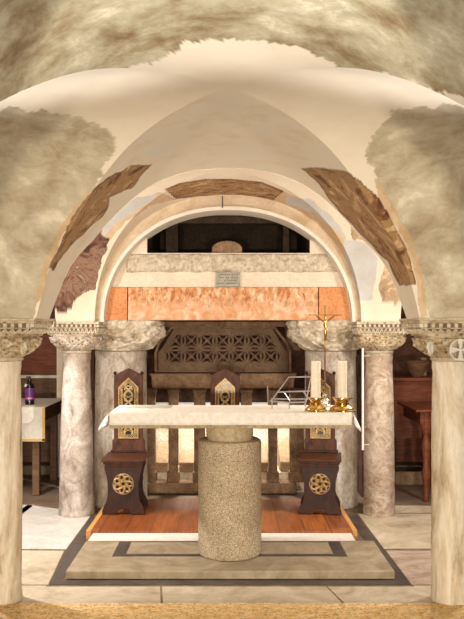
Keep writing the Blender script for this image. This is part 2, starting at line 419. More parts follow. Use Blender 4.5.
# the step in height between the two bays
b=MB()
for c in (-2.57,0,2.57):
    N=60
    for i in range(N):
        xa=c-1.285+2.57*i/N; xb=c-1.285+2.57*(i+1)/N
        za,zb=EYE+H1(xa-c)-.002,EYE+H1(xb-c)-.002; ta,tb=EYE+H2(xa-c)+.03,EYE+H2(xb-c)+.03
        b.add([(xa,Y1+.001,za),(xb,Y1+.001,zb),(xb,Y1+.001,tb),(xa,Y1+.001,ta)],[(0,1,2,3)])
b.build('trim_1','cream',kind='structure')

# white archivolt ring round the lunette
def sup(a,h,n,z0,cx=0,p=2.15):
    out=[]
    for i in range(n+1):
        t=PI*i/n; c=math.cos(t); s=math.sin(t)
        out.append((cx+a*(abs(c)**(2/p))*(1 if c>=0 else -1), z0+h*(s**(2/p))))
    return out
b=MB(); Yw=6.87
def ring(b,a0,h0,a1,h1,y0,y1,z0):
    A=sup(a0,h0,72,z0); B=sup(a1,h1,72,z0); n=len(A); vs=[]
    for (x,z),(X,Z) in zip(A,B): vs+=[(x,y0,z),(X,y0,Z),(X,y1,Z),(x,y1,z)]
    fs=[(4*i+k,4*i+(k+1)%4,4*i+4+(k+1)%4,4*i+4+k) for i in range(n-1) for k in range(4)]
    fs+=[(0,3,2,1),(4*n-4,4*n-3,4*n-2,4*n-1)]
    b.add(vs,fs)
ring(b,1.07,.985,1.15,1.10,6.80,7.05,EYE+.05)
b.build('trim_2','beige',kind='structure',smooth=True)
b=MB(); ring(b,1.052,.965,1.078,.995,6.76,7.06,EYE+.05)
b.build('trim_3','archivolt',kind='structure',smooth=True)

# ------------------------------------------------------------ walls
WF=6.95
b=MB()
zt=wz(253,WF); z0=wz(287,WF)
b.box(wx(50,WF),wx(147,WF),WF,7.4,z0,2.95)
b.box(wx(310,WF),wx(406,WF),WF,7.4,z0,2.95)
b.box(wx(147,WF),wx(310,WF),WF,7.4,wz(208,WF),2.95)
b.box(wx(147,WF),wx(310,WF),WF,7.4,z0,zt)
b.build('wall_back','cream',kind='structure')
b=MB()     # carved rough band
N=110; K=12; xa,xb=wx(126,6.93),wx(338,6.93); za,zb=wz(272,6.93),wz(253.5,6.93); vs=[]
for j in range(K+1):
    for i in range(N+1):
        x=xa+(xb-xa)*i/N; z=za+(zb-za)*j/K
        e=0 if j in(0,K) or i in (0,N) else 1
        vs.append((x,WF-.012*e-.028*e*noise.noise(Vector((x*26,z*26,1)))-.01*e,z+.01*noise.noise(Vector((x*9,3,j*.2)))*(0 if j==K else 1)))
fs=[(j*(N+1)+i,j*(N+1)+i+1,(j+1)*(N+1)+i+1,(j+1)*(N+1)+i) for j in range(K) for i in range(N)]
b.add(vs,fs); b.build('trim_4','relief',kind='structure',smooth=True)
# red stone lintel: three blocks
zl0,zl1=wz(320,6.93),wz(287.5,6.93)
for i,(p0,p1,mt,rg) in enumerate([(99,127,'lintel_smooth',.002),(128,318,'lintel',.04),(319,357,'lintel_smooth',.003)]):
    b=MB(); xa,xb=wx(p0,6.9),wx(p1,6.9); N=max(8,int((xb-xa)/.012)); K=24; vs=[]
    for j in range(K+1):
        for k in range(N+1):
            x=xa+(xb-xa)*k/N; z=zl0+(zl1-zl0)*j/K; e=0 if j in (0,K) or k in (0,N) else 1
            up=1 if j>K*.45 else .35
            vs.append((x,6.90-rg*e*up*noise.noise(Vector((x*48,7,z*20))),z))
    b.add(vs,[(j*(N+1)+k,j*(N+1)+k+1,(j+1)*(N+1)+k+1,(j+1)*(N+1)+k) for j in range(K) for k in range(N)])
    b.box(xa,xb,6.901,7.35,zl0,zl1)
    o=b.build('lintel_block',mt,smooth=True)
    tag(o,['smooth orange stone block at the left end of the lintel','long chiselled orange-red stone lintel block above the pierced screen','smooth deep orange stone block at the right end of the lintel, behind the crucifix'][i],'lintel')
# plaque
xa,xb,za,zb=wx(215.5,6.9),wx(240.5,6.9),wz(286.5,6.9),wz(272,6.9)
t=thing('wall_plaque','small grey inscribed plaque on the cream wall below the carved band','plaque',((xa+xb)/2,6.94,za))
MB(t.location).box(xa,xb,6.925,6.949,za,zb).build('tablet','plaque',t,bevel=.003)
b=MB(t.location)
random.seed(2)
for r in range(4):
    x=xa+.02; z=zb-.026-r*.025
    while x<xb-.03:
        w=random.uniform(.005,.012); 
        if random.random()<.8: b.box(x,x+w,6.9235,6.926,z,z+.009)
        x+=w+.006
b.build('inscription','ink',t)
# upper niche behind the opening
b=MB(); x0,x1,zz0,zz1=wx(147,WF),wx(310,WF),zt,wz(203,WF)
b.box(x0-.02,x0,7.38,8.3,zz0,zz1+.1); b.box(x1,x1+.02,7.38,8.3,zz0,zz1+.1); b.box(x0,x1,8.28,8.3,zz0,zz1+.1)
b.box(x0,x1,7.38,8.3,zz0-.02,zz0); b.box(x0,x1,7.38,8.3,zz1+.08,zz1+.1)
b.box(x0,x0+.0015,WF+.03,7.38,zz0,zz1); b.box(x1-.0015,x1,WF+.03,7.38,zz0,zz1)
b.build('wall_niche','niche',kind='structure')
b=MB(); b.box(wx(178,7.6),wx(292,7.6),7.55,7.7,wz(224,7.6),wz(217,7.6)); b.box(wx(166,7.5),wx(178,7.5),7.5,7.7,zz0,wz(217,7.6)); b.box(wx(283,7.5),wx(289,7.5),7.5,7.7,zz0,wz(217,7.6))
o=b.build('niche_frame','niche_light'); o.data.materials[0]=M['niche_frame']; tag(o,'dark stone frame inside the upper rectangular niche','frame')
P=[(wx(212,7.1),zt)]+[(wx(227,7.1)+.133*math.cos(a),zt+.045+.07*math.sin(a)) for a in np.linspace(PI,0,13)]+[(wx(242,7.1),zt)]
o=MB((0,7.1,zt)).prism(P,7.02,7.25).build('rounded_stone','niche_light',bevel=.01); tag(o,'round-topped brown stone standing on the sill of the upper niche','stone')
b=MB()    # thin iron pin hanging from the crown of the arch
b.tube([(wx(222.5,6.8),6.75,wz(209,6.8)),(wx(222.5,6.8),6.75,wz(197,6.8))],.005,8)
o=b.build('iron_pin','ink'); tag(o,'thin dark iron pin at the crown of the white arch','pin')

# outer walls
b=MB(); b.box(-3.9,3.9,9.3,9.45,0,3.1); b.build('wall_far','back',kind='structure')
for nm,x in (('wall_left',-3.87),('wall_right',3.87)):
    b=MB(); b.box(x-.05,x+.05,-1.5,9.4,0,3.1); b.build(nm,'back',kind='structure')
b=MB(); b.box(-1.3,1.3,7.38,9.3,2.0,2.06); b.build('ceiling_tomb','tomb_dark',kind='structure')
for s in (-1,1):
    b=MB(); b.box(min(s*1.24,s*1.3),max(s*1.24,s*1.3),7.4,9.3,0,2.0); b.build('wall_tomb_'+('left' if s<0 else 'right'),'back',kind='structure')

# ------------------------------------------------------------ floor
def fp(px,py): Y=fy(py); return (wx(px,Y),Y)
b=MB(); b.box(-3.9,3.9,-1.5,9.4,-.2,0); b.build('floor','floor_brown',kind='structure')
FL=[('floor_beige',[(-40,586),(500,586),(500,605.5),(-40,605.5)]),
    ('floor_white',[(-40,549),(66,549.5),(92,514),(28,505)]),
    ('floor_beige',[(-40,550.5),(64,551),(48,585),(-40,585)]),
    ('floor_beige',[(358,514),(440,514),(500,549),(384,549)]),
    ('floor_rose',[(386,551),(520,551),(520,585),(412,585)]),
    ('floor_white',[(-40,512),(20,505),(34,505),(-20,548)]),
    ('floor_beige',[(395,506),(470,506),(480,513),(395,513)]),
    ('floor_dark',[(49,585),(66,551),(92,515),(95,515),(92,530),(80,552),(70,571),(62,580),(395,580),(345,515),(356,515),(388,554),(411,585)])]
for i,(mt,poly) in enumerate(FL):
    b=MB(); b.slab([fp(*q) for q in poly],-.01,.003 if mt!='floor_dark' else .0025)
    o=b.build('floor_slab',mt,kind='structure'); o.name='floor_paving'
b=MB()
for q in ([(22,468),(60,468),(60,469.5),(22,469.5)],[(20,477),(62,487),(62,489),(20,479)],[(392,470),(440,476),(440,477.5),(392,471.5)]):
    b.slab([fp(*k) for k in q],-.005,.002)
b.build('floor_joints','floor_beige',kind='structure')
b=MB()
for q in ([(160,587),(162,587),(163,605),(160.5,605)],[(326,587),(327.5,587),(346,605),(343.5,605)],[(46,586),(414,586),(414,587),(46,587)],[(30,549.2),(64,549.6),(64,550.8),(30,550.4)],[(388,549),(440,549),(440,551),(388,551)]):
    b.slab([fp(*k) for k in q],-.005,.0034)
b.build('floor_gaps','shade_dirt',kind='structure')
b=MB()
N=200; K=8; ys=np.linspace(3.3,4.505,K+1)
vs=[(-3+6*i/N,y+(.012*noise.noise(Vector((i*.31,2,0))) if j==K else 0),.012+.004*noise.noise(Vector((i*.4,y*9,1)))) for j,y in enumerate(ys) for i in range(N+1)]
b.add(vs,[(j*(N+1)+i,j*(N+1)+i+1,(j+1)*(N+1)+i+1,(j+1)*(N+1)+i) for j in range(K) for i in range(N)])
b.box(-3,3,3.3,4.49,-.01,.006)
b.build('floor_step','rough_step',kind='structure')

# altar step with inlay
zs=.056; yf=fy(571,zs); yb=fy(540.5,zs)
t=thing('altar_step','low wide grey-beige marble slab with dark inlaid frame under the round altar pedestal','step',(0,(yf+yb)/2,0))
b=MB(t.location); x0,x1=wx(65.5,yf),wx(395,yf); b.box(x0,x1,yf,yb,.0035,zs); b.build('slab','slab',t,bevel=.008)
yi0,yi1=fy(556.5,zs),fy(541.5,zs); xi0,xi1=wx(112,yi0),wx(347.5,yi0)
b=MB(t.location)
b.box(xi0,xi0+.085,yi0,yi1,zs-.002,zs+.0012); b.box(xi1-.085,xi1,yi0,yi1,zs-.002,zs+.0012)
b.box(xi0,xi1,yi0,yi0+.06,zs-.002,zs+.0011); b.box(xi0+.08,xi1-.08,yi1-.02,yi1,zs-.002,zs+.0011)
b.build('inlay','floor_dark',t,label='dark marble inlay band')
b=MB(); ys=fy(533,.056); b.box(wx(92,5.85),wx(352,5.85),yb+.002,ys,.004,.056)
o=b.build('marble_strip','strip',bevel=.004); tag(o,'narrow white marble strip between the altar step and the wooden boards','marble strip')

# wooden platform
zp=.07; yp0=ys+.003; yp1=7.0
xl,xr=wx(86,yp0),wx(357.5,yp0)
t=thing('wooden_platform','low orange wooden board platform under the three carved chairs','platform',(0,(yp0+yp1)/2,0))
MB(t.location).box(xl+.035,xr-.035,yp0,yp1,.004,zp).build('boards','planks',t)
for x in (xl,xr-.035): MB(t.location).box(x,x+.035,yp0,yp1,.004,zp+.003).build('side_border','board_edge',t,bevel=.003,label='lighter orange edge board')

# ------------------------------------------------------------ columns
def shaft(cx,cy,z0,z1,r0,r1,sd,base=.0,loc=(0,0,0)):
    b=MB(loc); prof=[]
    for i in range(41):
        q=i/40; z=z0+(z1-z0)*q; r=r0+(r1-r0)*q+.006*math.sin(PI*q)
        if q<.04: r+=.006
        if q>.955: r+=.006
        prof.append((z,r))
    b.lathe(cx,cy,prof,48,lambda t,z:.004*noise.noise(Vector((math.cos(t)*1.3+sd,math.sin(t)*1.3,z*2.2)))+.002*noise.noise(Vector((math.cos(t)*5+sd,math.sin(t)*5,z*14))))
    return b
def carve(cz0,cz1,w,sd,rows):
    def fn(t,z):
        d=0
        for (a,bb,kind,amp,freq) in rows:
            if a<=z<=bb:
                s=math.sin(t*freq+sd)
                if kind=='dent': d+=amp*(1 if s>0 else -1)
                elif kind=='zig': d+=amp*(1 if abs(((t*freq/PI)%2)-1)>(z-a)/(bb-a) else -1)
                elif kind=='leaf':
                    q=(z-a)/(bb-a); s1=abs(math.sin(t*freq*.5+sd+.9*q)); d+=amp*(s1**.5*1.3-.7)*(.5+.5*q)
                    s2=math.sin(t*freq*1.5+sd+1.2*math.sin(q*7)); d+=amp*.45*s2
                    if math.sin(t*freq*2+sd)*math.sin(q*19)>.62: d-=amp*1.3
                elif kind=='rough': d+=amp*noise.noise(Vector((math.cos(t)*3+sd,math.sin(t)*3,z*15)))+amp*.6*noise.noise(Vector((math.cos(t)*9+sd,math.sin(t)*9,z*45)))
        return d
    return fn
def dense(secs,step=.005):
    out=[]
    for (a,b) in zip(secs[:-1],secs[1:]):
        n=max(1,int(abs(b[0]-a[0])/step))
        for i in range(n):
            q=i/n; out.append(tuple(a[k]+(b[k]-a[k])*q for k in range(len(a))))
    out.append(secs[-1]); return out
def dentils(b,cx,cy,h,z0,z1,w,dep):
    n=int(2*h/(2*w)); 
    for k in range(n):
        u=-h+w*.5+(2*h-w)*k/(n-1)-w*.5+.0
        for sd in range(4):
            a,c=u,u+w
            if sd==0: b.box(cx+a,cx+c,cy-h-dep,cy-h+.01,z0,z1)
            elif sd==1: b.box(cx+a,cx+c,cy+h-.01,cy+h+dep,z0,z1)
            elif sd==2: b.box(cx-h-dep,cx-h+.01,cy+a,cy+c,z0,z1)
            else: b.box(cx+h-.01,cx+h+dep,cy+a,cy+c,z0,z1)
def chevrons(b,cx,cy,h0,h1,z0,z1,n):    # raised zigzag ribs on a sloping band
    def P(sd,u,q,o):
        h=h0+(h1-h0)*q+o; z=z0+(z1-z0)*q; u=u*(h/h1)
        return {0:(cx+u,cy-h,z),1:(cx-u,cy+h,z),2:(cx-h,cy-u,z),3:(cx+h,cy+u,z)}[sd]
    for sd in range(4):
        w=2*h1/n
        for k in range(n):
            u0=-h1+w*k
            for (ua,qa,ub,qb) in ((u0,0,u0+w/2,1),(u0+w/2,1,u0+w,0)):
                b.tube([P(sd,ua,qa,.004),P(sd,ub,qb,.004)],.0055,6)
            b.ball(P(sd,u0+w/2,.25,.004),.007,8)
def front_column(cx,right):
    cy=Y1+.02
    t=thing('stone_column','pale veined marble column with '+('a cross on its carved capital, nearest at the right edge' if right else 'a leafy carved capital, nearest at the left edge'),'column',(cx,cy,.0), 'columns of the front row')
    zc=wz(361,4.6)
    shaft(cx,cy,.003,zc,.112,.104,3.1 if right else 0,loc=t.location).build('shaft','front_column',t,smooth=True)
    MB(t.location).lathe(cx,cy,[(zc,.105),(zc+.004,.117),(zc+.012,.123),(zc+.02,.117),(zc+.026,.11)],48).build('necking','collar',t,smooth=True)
    top=1.6135
    secs=[(zc+.022,.118,0),(zc+.030,.130,.1),(zc+.055,.166,.4),(zc+.085,.190,.7),(zc+.128,.198,.85),(zc+.138,.180,.95),(zc+.143,.178,1),(zc+.146,.194,1),(zc+.155,.196,1),(top-.056,.222,1),(top-.052,.222,1),(top-.051,.214,1),(top-.026,.214,1)]
    b=MB(t.location)
    b.loft(cx,cy,dense(secs,.004),240,carve(0,0,0,1.3 if right else .2,[(zc+.035,zc+.13,'leaf',.013,10),(zc+.035,zc+.13,'rough',.010,0)]))
    cap=b.build('capital','capital',t,smooth=False)
    MB(t.location).loft(cx,cy,[(zc+.158,.1975,1),(top-.058,.223,1)],160).loft(cx,cy,[(top-.051,.2155,1),(top-.0265,.2155,1)],160).build('recess_shade_band','shade_dirt',cap)  # dark backing paints the shade behind chevrons and dentils
    b=MB(t.location); chevrons(b,cx,cy,.197,.222,zc+.160,top-.060,11); b.build('frieze','collar',cap,smooth=True)
    b=MB(t.location); dentils(b,cx,cy,.218,top-.050,top-.028,.019,.020); b.build('dentil_band','collar',cap)
    MB(t.location).box(cx-.243,cx+.243,cy-.243,cy+.243,top-.027,top-.010).build('cornice','capital',cap,bevel=.004)
    MB(t.location).box(cx-.25,cx+.25,cy-.25,cy+.25,top-.012,top+.004).build('abacus','collar',t,bevel=.004)
    # scrolls at the four corners of the basket
    for sx in (-1,1):
        b=MB(t.location); c0=(cx+sx*.160,cy-.166,zc+.072); pts=[]; rr=[]
        for i in range(40):
            a=i/39*3.6*PI; r=.042*(1-i/48); d=Vector((sx*.7,-.7,0)); pts.append((c0[0]+d.x*.012+sx*.7*r*math.cos(a)*.6,c0[1]-.012-.7*r*math.cos(a)*.6,c0[2]+r*math.sin(a))); rr.append(.009*(1-i/80))
        b.tube(pts,rr,8); b.build('scroll','marble_white' if right else 'collar',cap,smooth=True)
    if right:
        # disc with an equal-armed cross
        xx,zz,yy=cx-.012,zc+.070,cy-.192
        b=MB(t.location)
        b.mask(lambda x,z:(lambda dx,dz:(dx*dx+dz*dz<.060**2) and (dx*dx+dz*dz>.052**2 or (abs(dx)<.004+abs(dz)*.22) or (abs(dz)<.004+abs(dx)*.22)))(x-xx,z-zz),xx-.062,xx+.062,zz-.062,zz+.062,.003,yy-.020,yy+.03)
        b.build('cross_relief','marble_white',cap,label='pale cross in a round frame carved on the capital')
    return t
front_column(-1.297,False); front_column(1.283,True)
def mid_column(cx,right):
    cy=6.74
    t=thing('stone_column',('mottled brown marble column right of the altar with small carved capital' if right else 'speckled grey marble column between white side table and left carved chair'),'column',(cx,cy,0),'columns of the second row')
    zc=wz(353,cy); top=wz(322,cy)+.001
    shaft(cx,cy,.003,zc,.146 if not right else .13,.110,9.1 if right else 5.5,loc=t.location).build('shaft','mid_column_right' if right else 'mid_column',t,smooth=True)
    MB(t.location).lathe(cx,cy,[(zc,.11),(zc+.004,.12),(zc+.012,.124),(zc+.02,.118),(zc+.024,.11)],48).build('necking','collar',t,smooth=True)
    h=top-zc
    secs=[(zc+.022,.120,0),(zc+.032,.138,.15),(zc+.060,.170,.45),(zc+.095,.188,.75),(zc+.135,.194,.9),(zc+.142,.178,1),(zc+.147,.177,1),(zc+.150,.190,1),(zc+.158,.190,1),(top-.053,.207,1),(top-.050,.207,1),(top-.049,.196,1),(top-.020,.196,1)]
    b=MB(t.location); b.loft(cx,cy,dense(secs,.004),220,carve(0,0,0,2.2 if right else .7,[(zc+.03,zc+.136,'leaf',.013,12),(zc+.03,zc+.136,'rough',.008,0)]))
    cap=b.build('capital','capital_grey' if not right else 'capital',t)
    MB(t.location).loft(cx,cy,[(zc+.159,.192,1),(top-.055,.2075,1)],160).loft(cx,cy,[(top-.048,.1975,1),(top-.0205,.1975,1)],160).build('recess_shade_band','shade_dirt',cap)  # recess shade painted as dark bands behind zigzag and dentils
    b=MB(t.location); chevrons(b,cx,cy,.191,.208,zc+.160,top-.056,12); b.build('zigzag_band','collar',cap,smooth=True)
    b=MB(t.location); dentils(b,cx,cy,.200,top-.046,top-.023,.017,.018); b.build('dentil_band','collar',cap)
    MB(t.location).box(cx-.222,cx+.222,cy-.222,cy+.222,top-.021,top).build('cornice','capital_grey',cap,bevel=.004)
mid_column(-1.275,False); mid_column(1.272,True)
def apse_column(s):
    cy=7.12; px=121.0 if s<0 else 330.5; cx=wx(px,cy)
    t=thing('apse_column',('thick worn grey column behind the left carved chair with rough capital' if s<0 else 'thick worn brownish column behind the candles with rough capital'),'column',(cx,cy,0),'thick columns of the apse')
    zc=wz(351,cy); top=wz(320,6.93)-.002
    shaft(cx,cy,.003,zc,.232,.222,20+s,loc=t.location).build('shaft','apse_column',t,smooth=True)
    sh=-s*.075
    h=top-zc
    secs=[(zc,.21,.0,0),(zc+.01,.235,.0,0),(zc+h*.15,.255,.05,sh*.3),(zc+h*.4,.29,.1,sh*.8),(zc+h*.7,.30,.2,sh),(top-.01,.295,.25,sh),(top,.29,.25,sh)]
    secs=[(a,min(b_,.30),c,d) for a,b_,c,d in secs]
    b=MB(t.location); b.loft(cx,cy,dense(secs,.008),160,carve(0,0,0,s*3.3,[(zc+.015,top-.01,'rough',.05,0)]))
    b.build('capital','rough_capital',t,smooth=True)
apse_column(-1); apse_column(1)

# ------------------------------------------------------------ pierced tomb screen
TY0=7.56
t=thing('tomb_enclosure','brown stone tomb enclosure with pierced lattice screen above upright posts','tomb',(wx(223,TY0),TY0+.1,0))
L=t.location
X=lambda p:wx(p,TY0); Z=lambda p:wz(p,TY0)
def scr(x,z):
    zz=(z-Z(372))/(Z(328)-Z(372))
    if zz<0 or zz>1: return False
    xl_=X(158) if zz<.45 else X(158)+(X(174)-X(158))*((zz-.45)/.55)**.8; xr_=2*X(223)-xl_
    if not xl_<x<xr_: return False
    m=.02
    lx,lz0,lz1=abs(x-X(223)),Z(363),Z(334)
    if x>xl_+.06 and x<xr_-.06 and lz0<z<lz1:
        s=.150
        dx=((x-X(223))/s); dz=((z-(lz0+lz1)/2)/s)
        for a in (0,1):
            for cxk in (math.floor(dx)-1,math.floor(dx),math.floor(dx)+1,math.floor(dx)+2):
                for czk in (-2,-1,0,1,2):
                    r=math.hypot(dx-cxk-.0,dz-czk*1.0-.5)
                    if abs(r-.62)<.062: return True
                    if r<.13: return True
        if abs(((dx+dz)%1)-.5)<.055 or abs(((dx-dz)%1)-.5)<.055: return True
        return False
    # four small petals piercing each end
    for c in (X(170),2*X(223)-X(170)):
        dx,dz=x-c,z-Z(357)
        if abs(dx)<.045 and abs(dz)<.045 and abs(abs(dx)-.022)<.013 and abs(abs(dz)-.022)<.013: return False
    return True
MB(L).mask(scr,X(157),2*X(223)-X(157),Z(372.2),Z(328),.006,TY0,TY0+.07).build('lattice_screen','tomb_dark',t)
b=MB(L)     # sloping frame round the screen
for s in (-1,1):
    cxm=X(223); w=cxm-X(156)
    pts=[(cxm+s*w,TY0-.01,Z(372)),(cxm+s*w,TY0-.01,Z(352)),(cxm+s*(w-.03),TY0-.01,Z(343)),(cxm+s*(w-.1),TY0-.01,Z(334)),(cxm+s*(w-.15),TY0-.01,Z(327))]
    b.tube(pts,.014,10)
b.tube([(X(223)-.48,TY0-.01,Z(327.5)),(X(223)+.48,TY0-.01,Z(327.5))],.013,10)
b.build('screen_moulding','tomb',t,smooth=True)
MB(L).box(X(150),X(296),TY0-.06,TY0+.14,Z(328)+.012,Z(321.5)).build('head_beam','tomb',t,bevel=.008)
b=MB(L); b.prism([(X(153),Z(388)),(X(293),Z(388)),(X(294),Z(376)),(X(297),Z(373)),(X(149),Z(373)),(X(152),Z(376))],TY0-.08,TY0+.12); b.build('cross_beam','tomb',t,bevel=.01)
for (a,c) in [(147.5,155),(168.5,178),(194,205),(241,252),(268.5,277.5),(290,304)]:
    b=MB(L); x0,x1=X(a),X(c); y0,y1=TY0-.01,TY0+.1
    b.box(x0,x1,y0,y1,Z(388),Z(482)) if False else b.box(x0,x1,y0,y1,Z(482),Z(388))
    b.box(x0-.012,x1+.012,y0-.012,y1+.01,Z(482),Z(472)); b.box(x0-.01,x1+.01,y0-.01,y1+.01,Z(393),Z(388))
    b.build('post','tomb',t,bevel=.008)
MB(L).box(X(149),X(296),TY0-.04,TY0+.14,.003,Z(482)).build('sill','tomb',t,bevel=.01)
for s,p in ((-1,158),(1,288)):    # curved brackets beside the screen
    b=MB(L); pts=[]
    for i in range(14):
        a=PI*.5*i/13
        pts.append((X(223)+s*((X(289)-X(223))+.09-.11*math.sin(a)),TY0-.12,Z(348)+.22*(1-math.cos(a))))
    b.tube(pts,[.02+.012*math.sin(i/13*PI) for i in range(14)],10); b.build('bracket','tomb_dark',t,smooth=True)
# inside: pale chest, floor slab, blocks
o=MB().box(X(150),X(300),TY0+.18,8.15,.003,.175).build('tomb_floor','tomb_pale',bevel=.01); tag(o,'pale stone slab floor seen between the tomb posts','stone slab')
t2=thing('marble_chest','white marble chest seen behind the tomb posts','chest',(0,8.6,0))
b=MB(t2.location).box(-.82,.86,8.2,8.95,.003,.66); b.build('chest_body','tomb_pale',t2,bevel=.01)
MB(t2.location).box(-.86,.90,8.15,8.98,.66,.74).build('lid','marble_white',t2,bevel=.012)
for i,(a,c,top_,yy,lab) in enumerate([(155,168,446,7.72,'small wedge of brown stone between the two leftmost tomb posts'),(179,194,455,7.72,'squat brown stone block left of the altar pedestal inside the tomb'),(259,268,448,7.74,'brown stone block just right of the altar pedestal inside the tomb'),(280,291,444,7.76,'sloping pale-topped block beside the rightmost tomb post')]):
    xa,xb=wx(a,yy),wx(c,yy); zt_=wz(top_,yy)
    b=MB(((xa+xb)/2,yy+.1,.175)); 
    vs=[(xa,yy,.177),(xb,yy,.177),(xb,yy+.3,.177),(xa,yy+.3,.177),(xa,yy,.27),(xb,yy,.27),(xb,yy+.3,zt_),(xa,yy+.3,zt_)]
    b.add(vs,[(0,3,2,1),(4,5,6,7),(0,1,5,4),(1,2,6,5),(2,3,7,6),(3,0,4,7)])
    o=b.build('stone_block','tomb_block',bevel=.008); tag(o,lab,'stone block')

# ------------------------------------------------------------ altar
YC=5.36; XC=.012
t=thing('altar_table','stone altar table on a thick round speckled pedestal','altar',(XC,YC,zs)); L=t.location
zd=.822
b=MB(L); b.lathe(XC,YC,[(zs+.0015,.200),(zs+.006,.206),(zs+.02,.211),(zd-.02,.211),(zd-.006,.207),(zd,.198)],72,lambda t_,z:.0015*noise.noise(Vector((math.cos(t_)*5,math.sin(t_)*5,z*8)))); b.build('drum','granite',t,smooth=True)
b=MB(L); b.lathe(XC,YC,[(zd,.150),(zd+.03,.157),(.925,.157)],64); b.build('neck','neck',t,smooth=True)
yF,yB=5.105,5.615; tx0,tx1=-.757,.792; ztop=1.018
MB(L).box(tx0,tx1,yF,yB,.922,ztop).build('table_slab','slab_edge',t,bevel=.004)
# cloth
zc=ztop+.002
b=MB(); nx=150
prof=[]   # (y, z) around the front, top, back
def cl(x,q):   # q rows
    e=.0025*noise.noise(Vector((x*5,1,0)))
    return [(yF-.010+e*1.5,.944+e),(yF-.009+e,.965),(yF-.007,.99),(yF-.006,ztop-.004),(yF-.003,zc),(yF+.01,zc+.001),((yF+yB)/2,zc+.0012+.0006*math.sin(x*9)),(yB-.01,zc+.001),(yB+.003,zc),(yB+.006,.99),(yB+.009,.95)]
rows=11; vs=[]
for i in range(nx+1):
    x=tx0-.004+(tx1-tx0+.008)*i/nx
    for (y,z) in cl(x,0): vs.append((x,y,z))
fs=[(i*rows+j,(i+1)*rows+j,(i+1)*rows+j+1,i*rows+j+1) for i in range(nx) for j in range(rows-1)]
base=len(vs)
# side falls flaring outwards, joined to the ends
for s,ix in ((-1,0),(1,nx)):
    k0=len(vs); dr=[.0,.25,.5,.75,1.0]; ring_=[ix*rows+j for j in range(4,9)]
    prev=ring_
    # side panel rows from the top edge down
    for d in dr[1:]:
        cur=[]
        for jj,j in enumerate(range(4,9)):
            x,y,z=vs[ix*rows+j]
            fl=(.066 if s<0 else .052)*d**.8+.004*math.sin(jj*2.1)*d
            yy=y+( -.012*d if jj==0 else (.01*d if jj==4 else 0))
            drop=(.118 if jj in (0,) else .10 if jj==4 else .105)*d
            cur.append(len(vs)); vs.append((x+s*fl,yy,z-drop))
        for q in range(4):
            f=(prev[q],prev[q+1],cur[q+1],cur[q]); fs.append(f if s>0 else f[::-1])
        prev=cur
    # gusset from the side panel to the front and back falls
    cols=[k0+5*r for r in range(4)]
    fr=[ix*rows+4,ix*rows+3,ix*rows+2,ix*rows+1,ix*rows+0]
    a=[ix*rows+4]+cols
    for q in range(4):
        f=(fr[q],a[q],a[q+1],fr[q+1]); fs.append(f if s>0 else f[::-1])
    cb=[k0+5*r+4 for r in range(4)]; bk=[ix*rows+8,ix*rows+9,ix*rows+10]
    a=[ix*rows+8]+cb
    for q in range(2):
        f=(bk[q],bk[q+1],a[q+1],a[q]); fs.append(f if s>0 else f[::-1])
b.add(vs,fs); o=b.build('altar_cloth','cloth',smooth=False); o.data.shade_smooth()
md=o.modifiers.new('t','SOLIDIFY'); md.thickness=.0025; md.offset=1
tag(o,'white linen cloth covering the altar table top','altar cloth')
ZT=zc+.0042
o=MB().box(wx(127,5.5),wx(172,5.5),5.37,5.55,ZT,ZT+.006).build('linen_mat','mat',bevel=.002); tag(o,'flat grey mat lying on the left end of the altar cloth','mat')

# candlesticks
def candle_holder(px,wpx,lab,lab2,yy):
    cx=wx(px,yy); t=thing('candlestick',lab,'candlestick',(cx,yy,ZT),'brass candlesticks on the altar'); L=t.location
    w=wpx*.5*yy/F
    b=MB(L); pr=[(0,w),(.007,w),(.012,w*.90),(.020,w*.88),(.034,w*.70),(.046,w*.52),(.052,w*.58),(.058,w*.46),(.066,w*.48),(.074,w*.62),(.080,w*.66),(.084,w*.6)]
    b.lathe(cx,yy,[(ZT+z,r) for z,r in pr],36,lambda a,z:.0025*math.cos(8*a) if z<ZT+.03 else 0); b.build('stem','brass',t,smooth=True)
    for k in range(3):
        a=-PI/2+k*2*PI/3; b=MB(L); b.ball((cx+w*.90*math.cos(a),yy+w*.90*math.sin(a),ZT+.011),.011,10); b.build('foot','brass',t,smooth=True)
    b=MB(L); b.lathe(cx,yy,[(ZT+.078,w*.6),(ZT+.083,w*.80),(ZT+.088,w*.80),(ZT+.090,w*.70)],36); b.build('drip_pan','brass',t,smooth=True)
    c=thing('candle',lab2,'candle',(cx,yy,ZT+.0905),'candles on the altar')
    zt_=wz(361,yy); r=.0315
    MB(c.location).lathe(cx,yy,[(ZT+.0905,r),(zt_-.003,r),(zt_,r-.003),(zt_-.003,r*.5),(zt_-.004,.003)],36).build('wax_body','wax',c,smooth=True)
    MB(c.location).tube([(cx,yy,zt_-.006),(cx+.001,yy,zt_+.006)],.0015,6).build('wick','ink',c)
candle_holder(315.8,22,'ornate low brass candlestick left of the crucifix, on the altar','thick white unlit candle left of the crucifix',5.19)
candle_holder(342.2,26,'ornate low brass candlestick right of the crucifix, nearest the altar end','thick white unlit candle right of the crucifix',5.19)
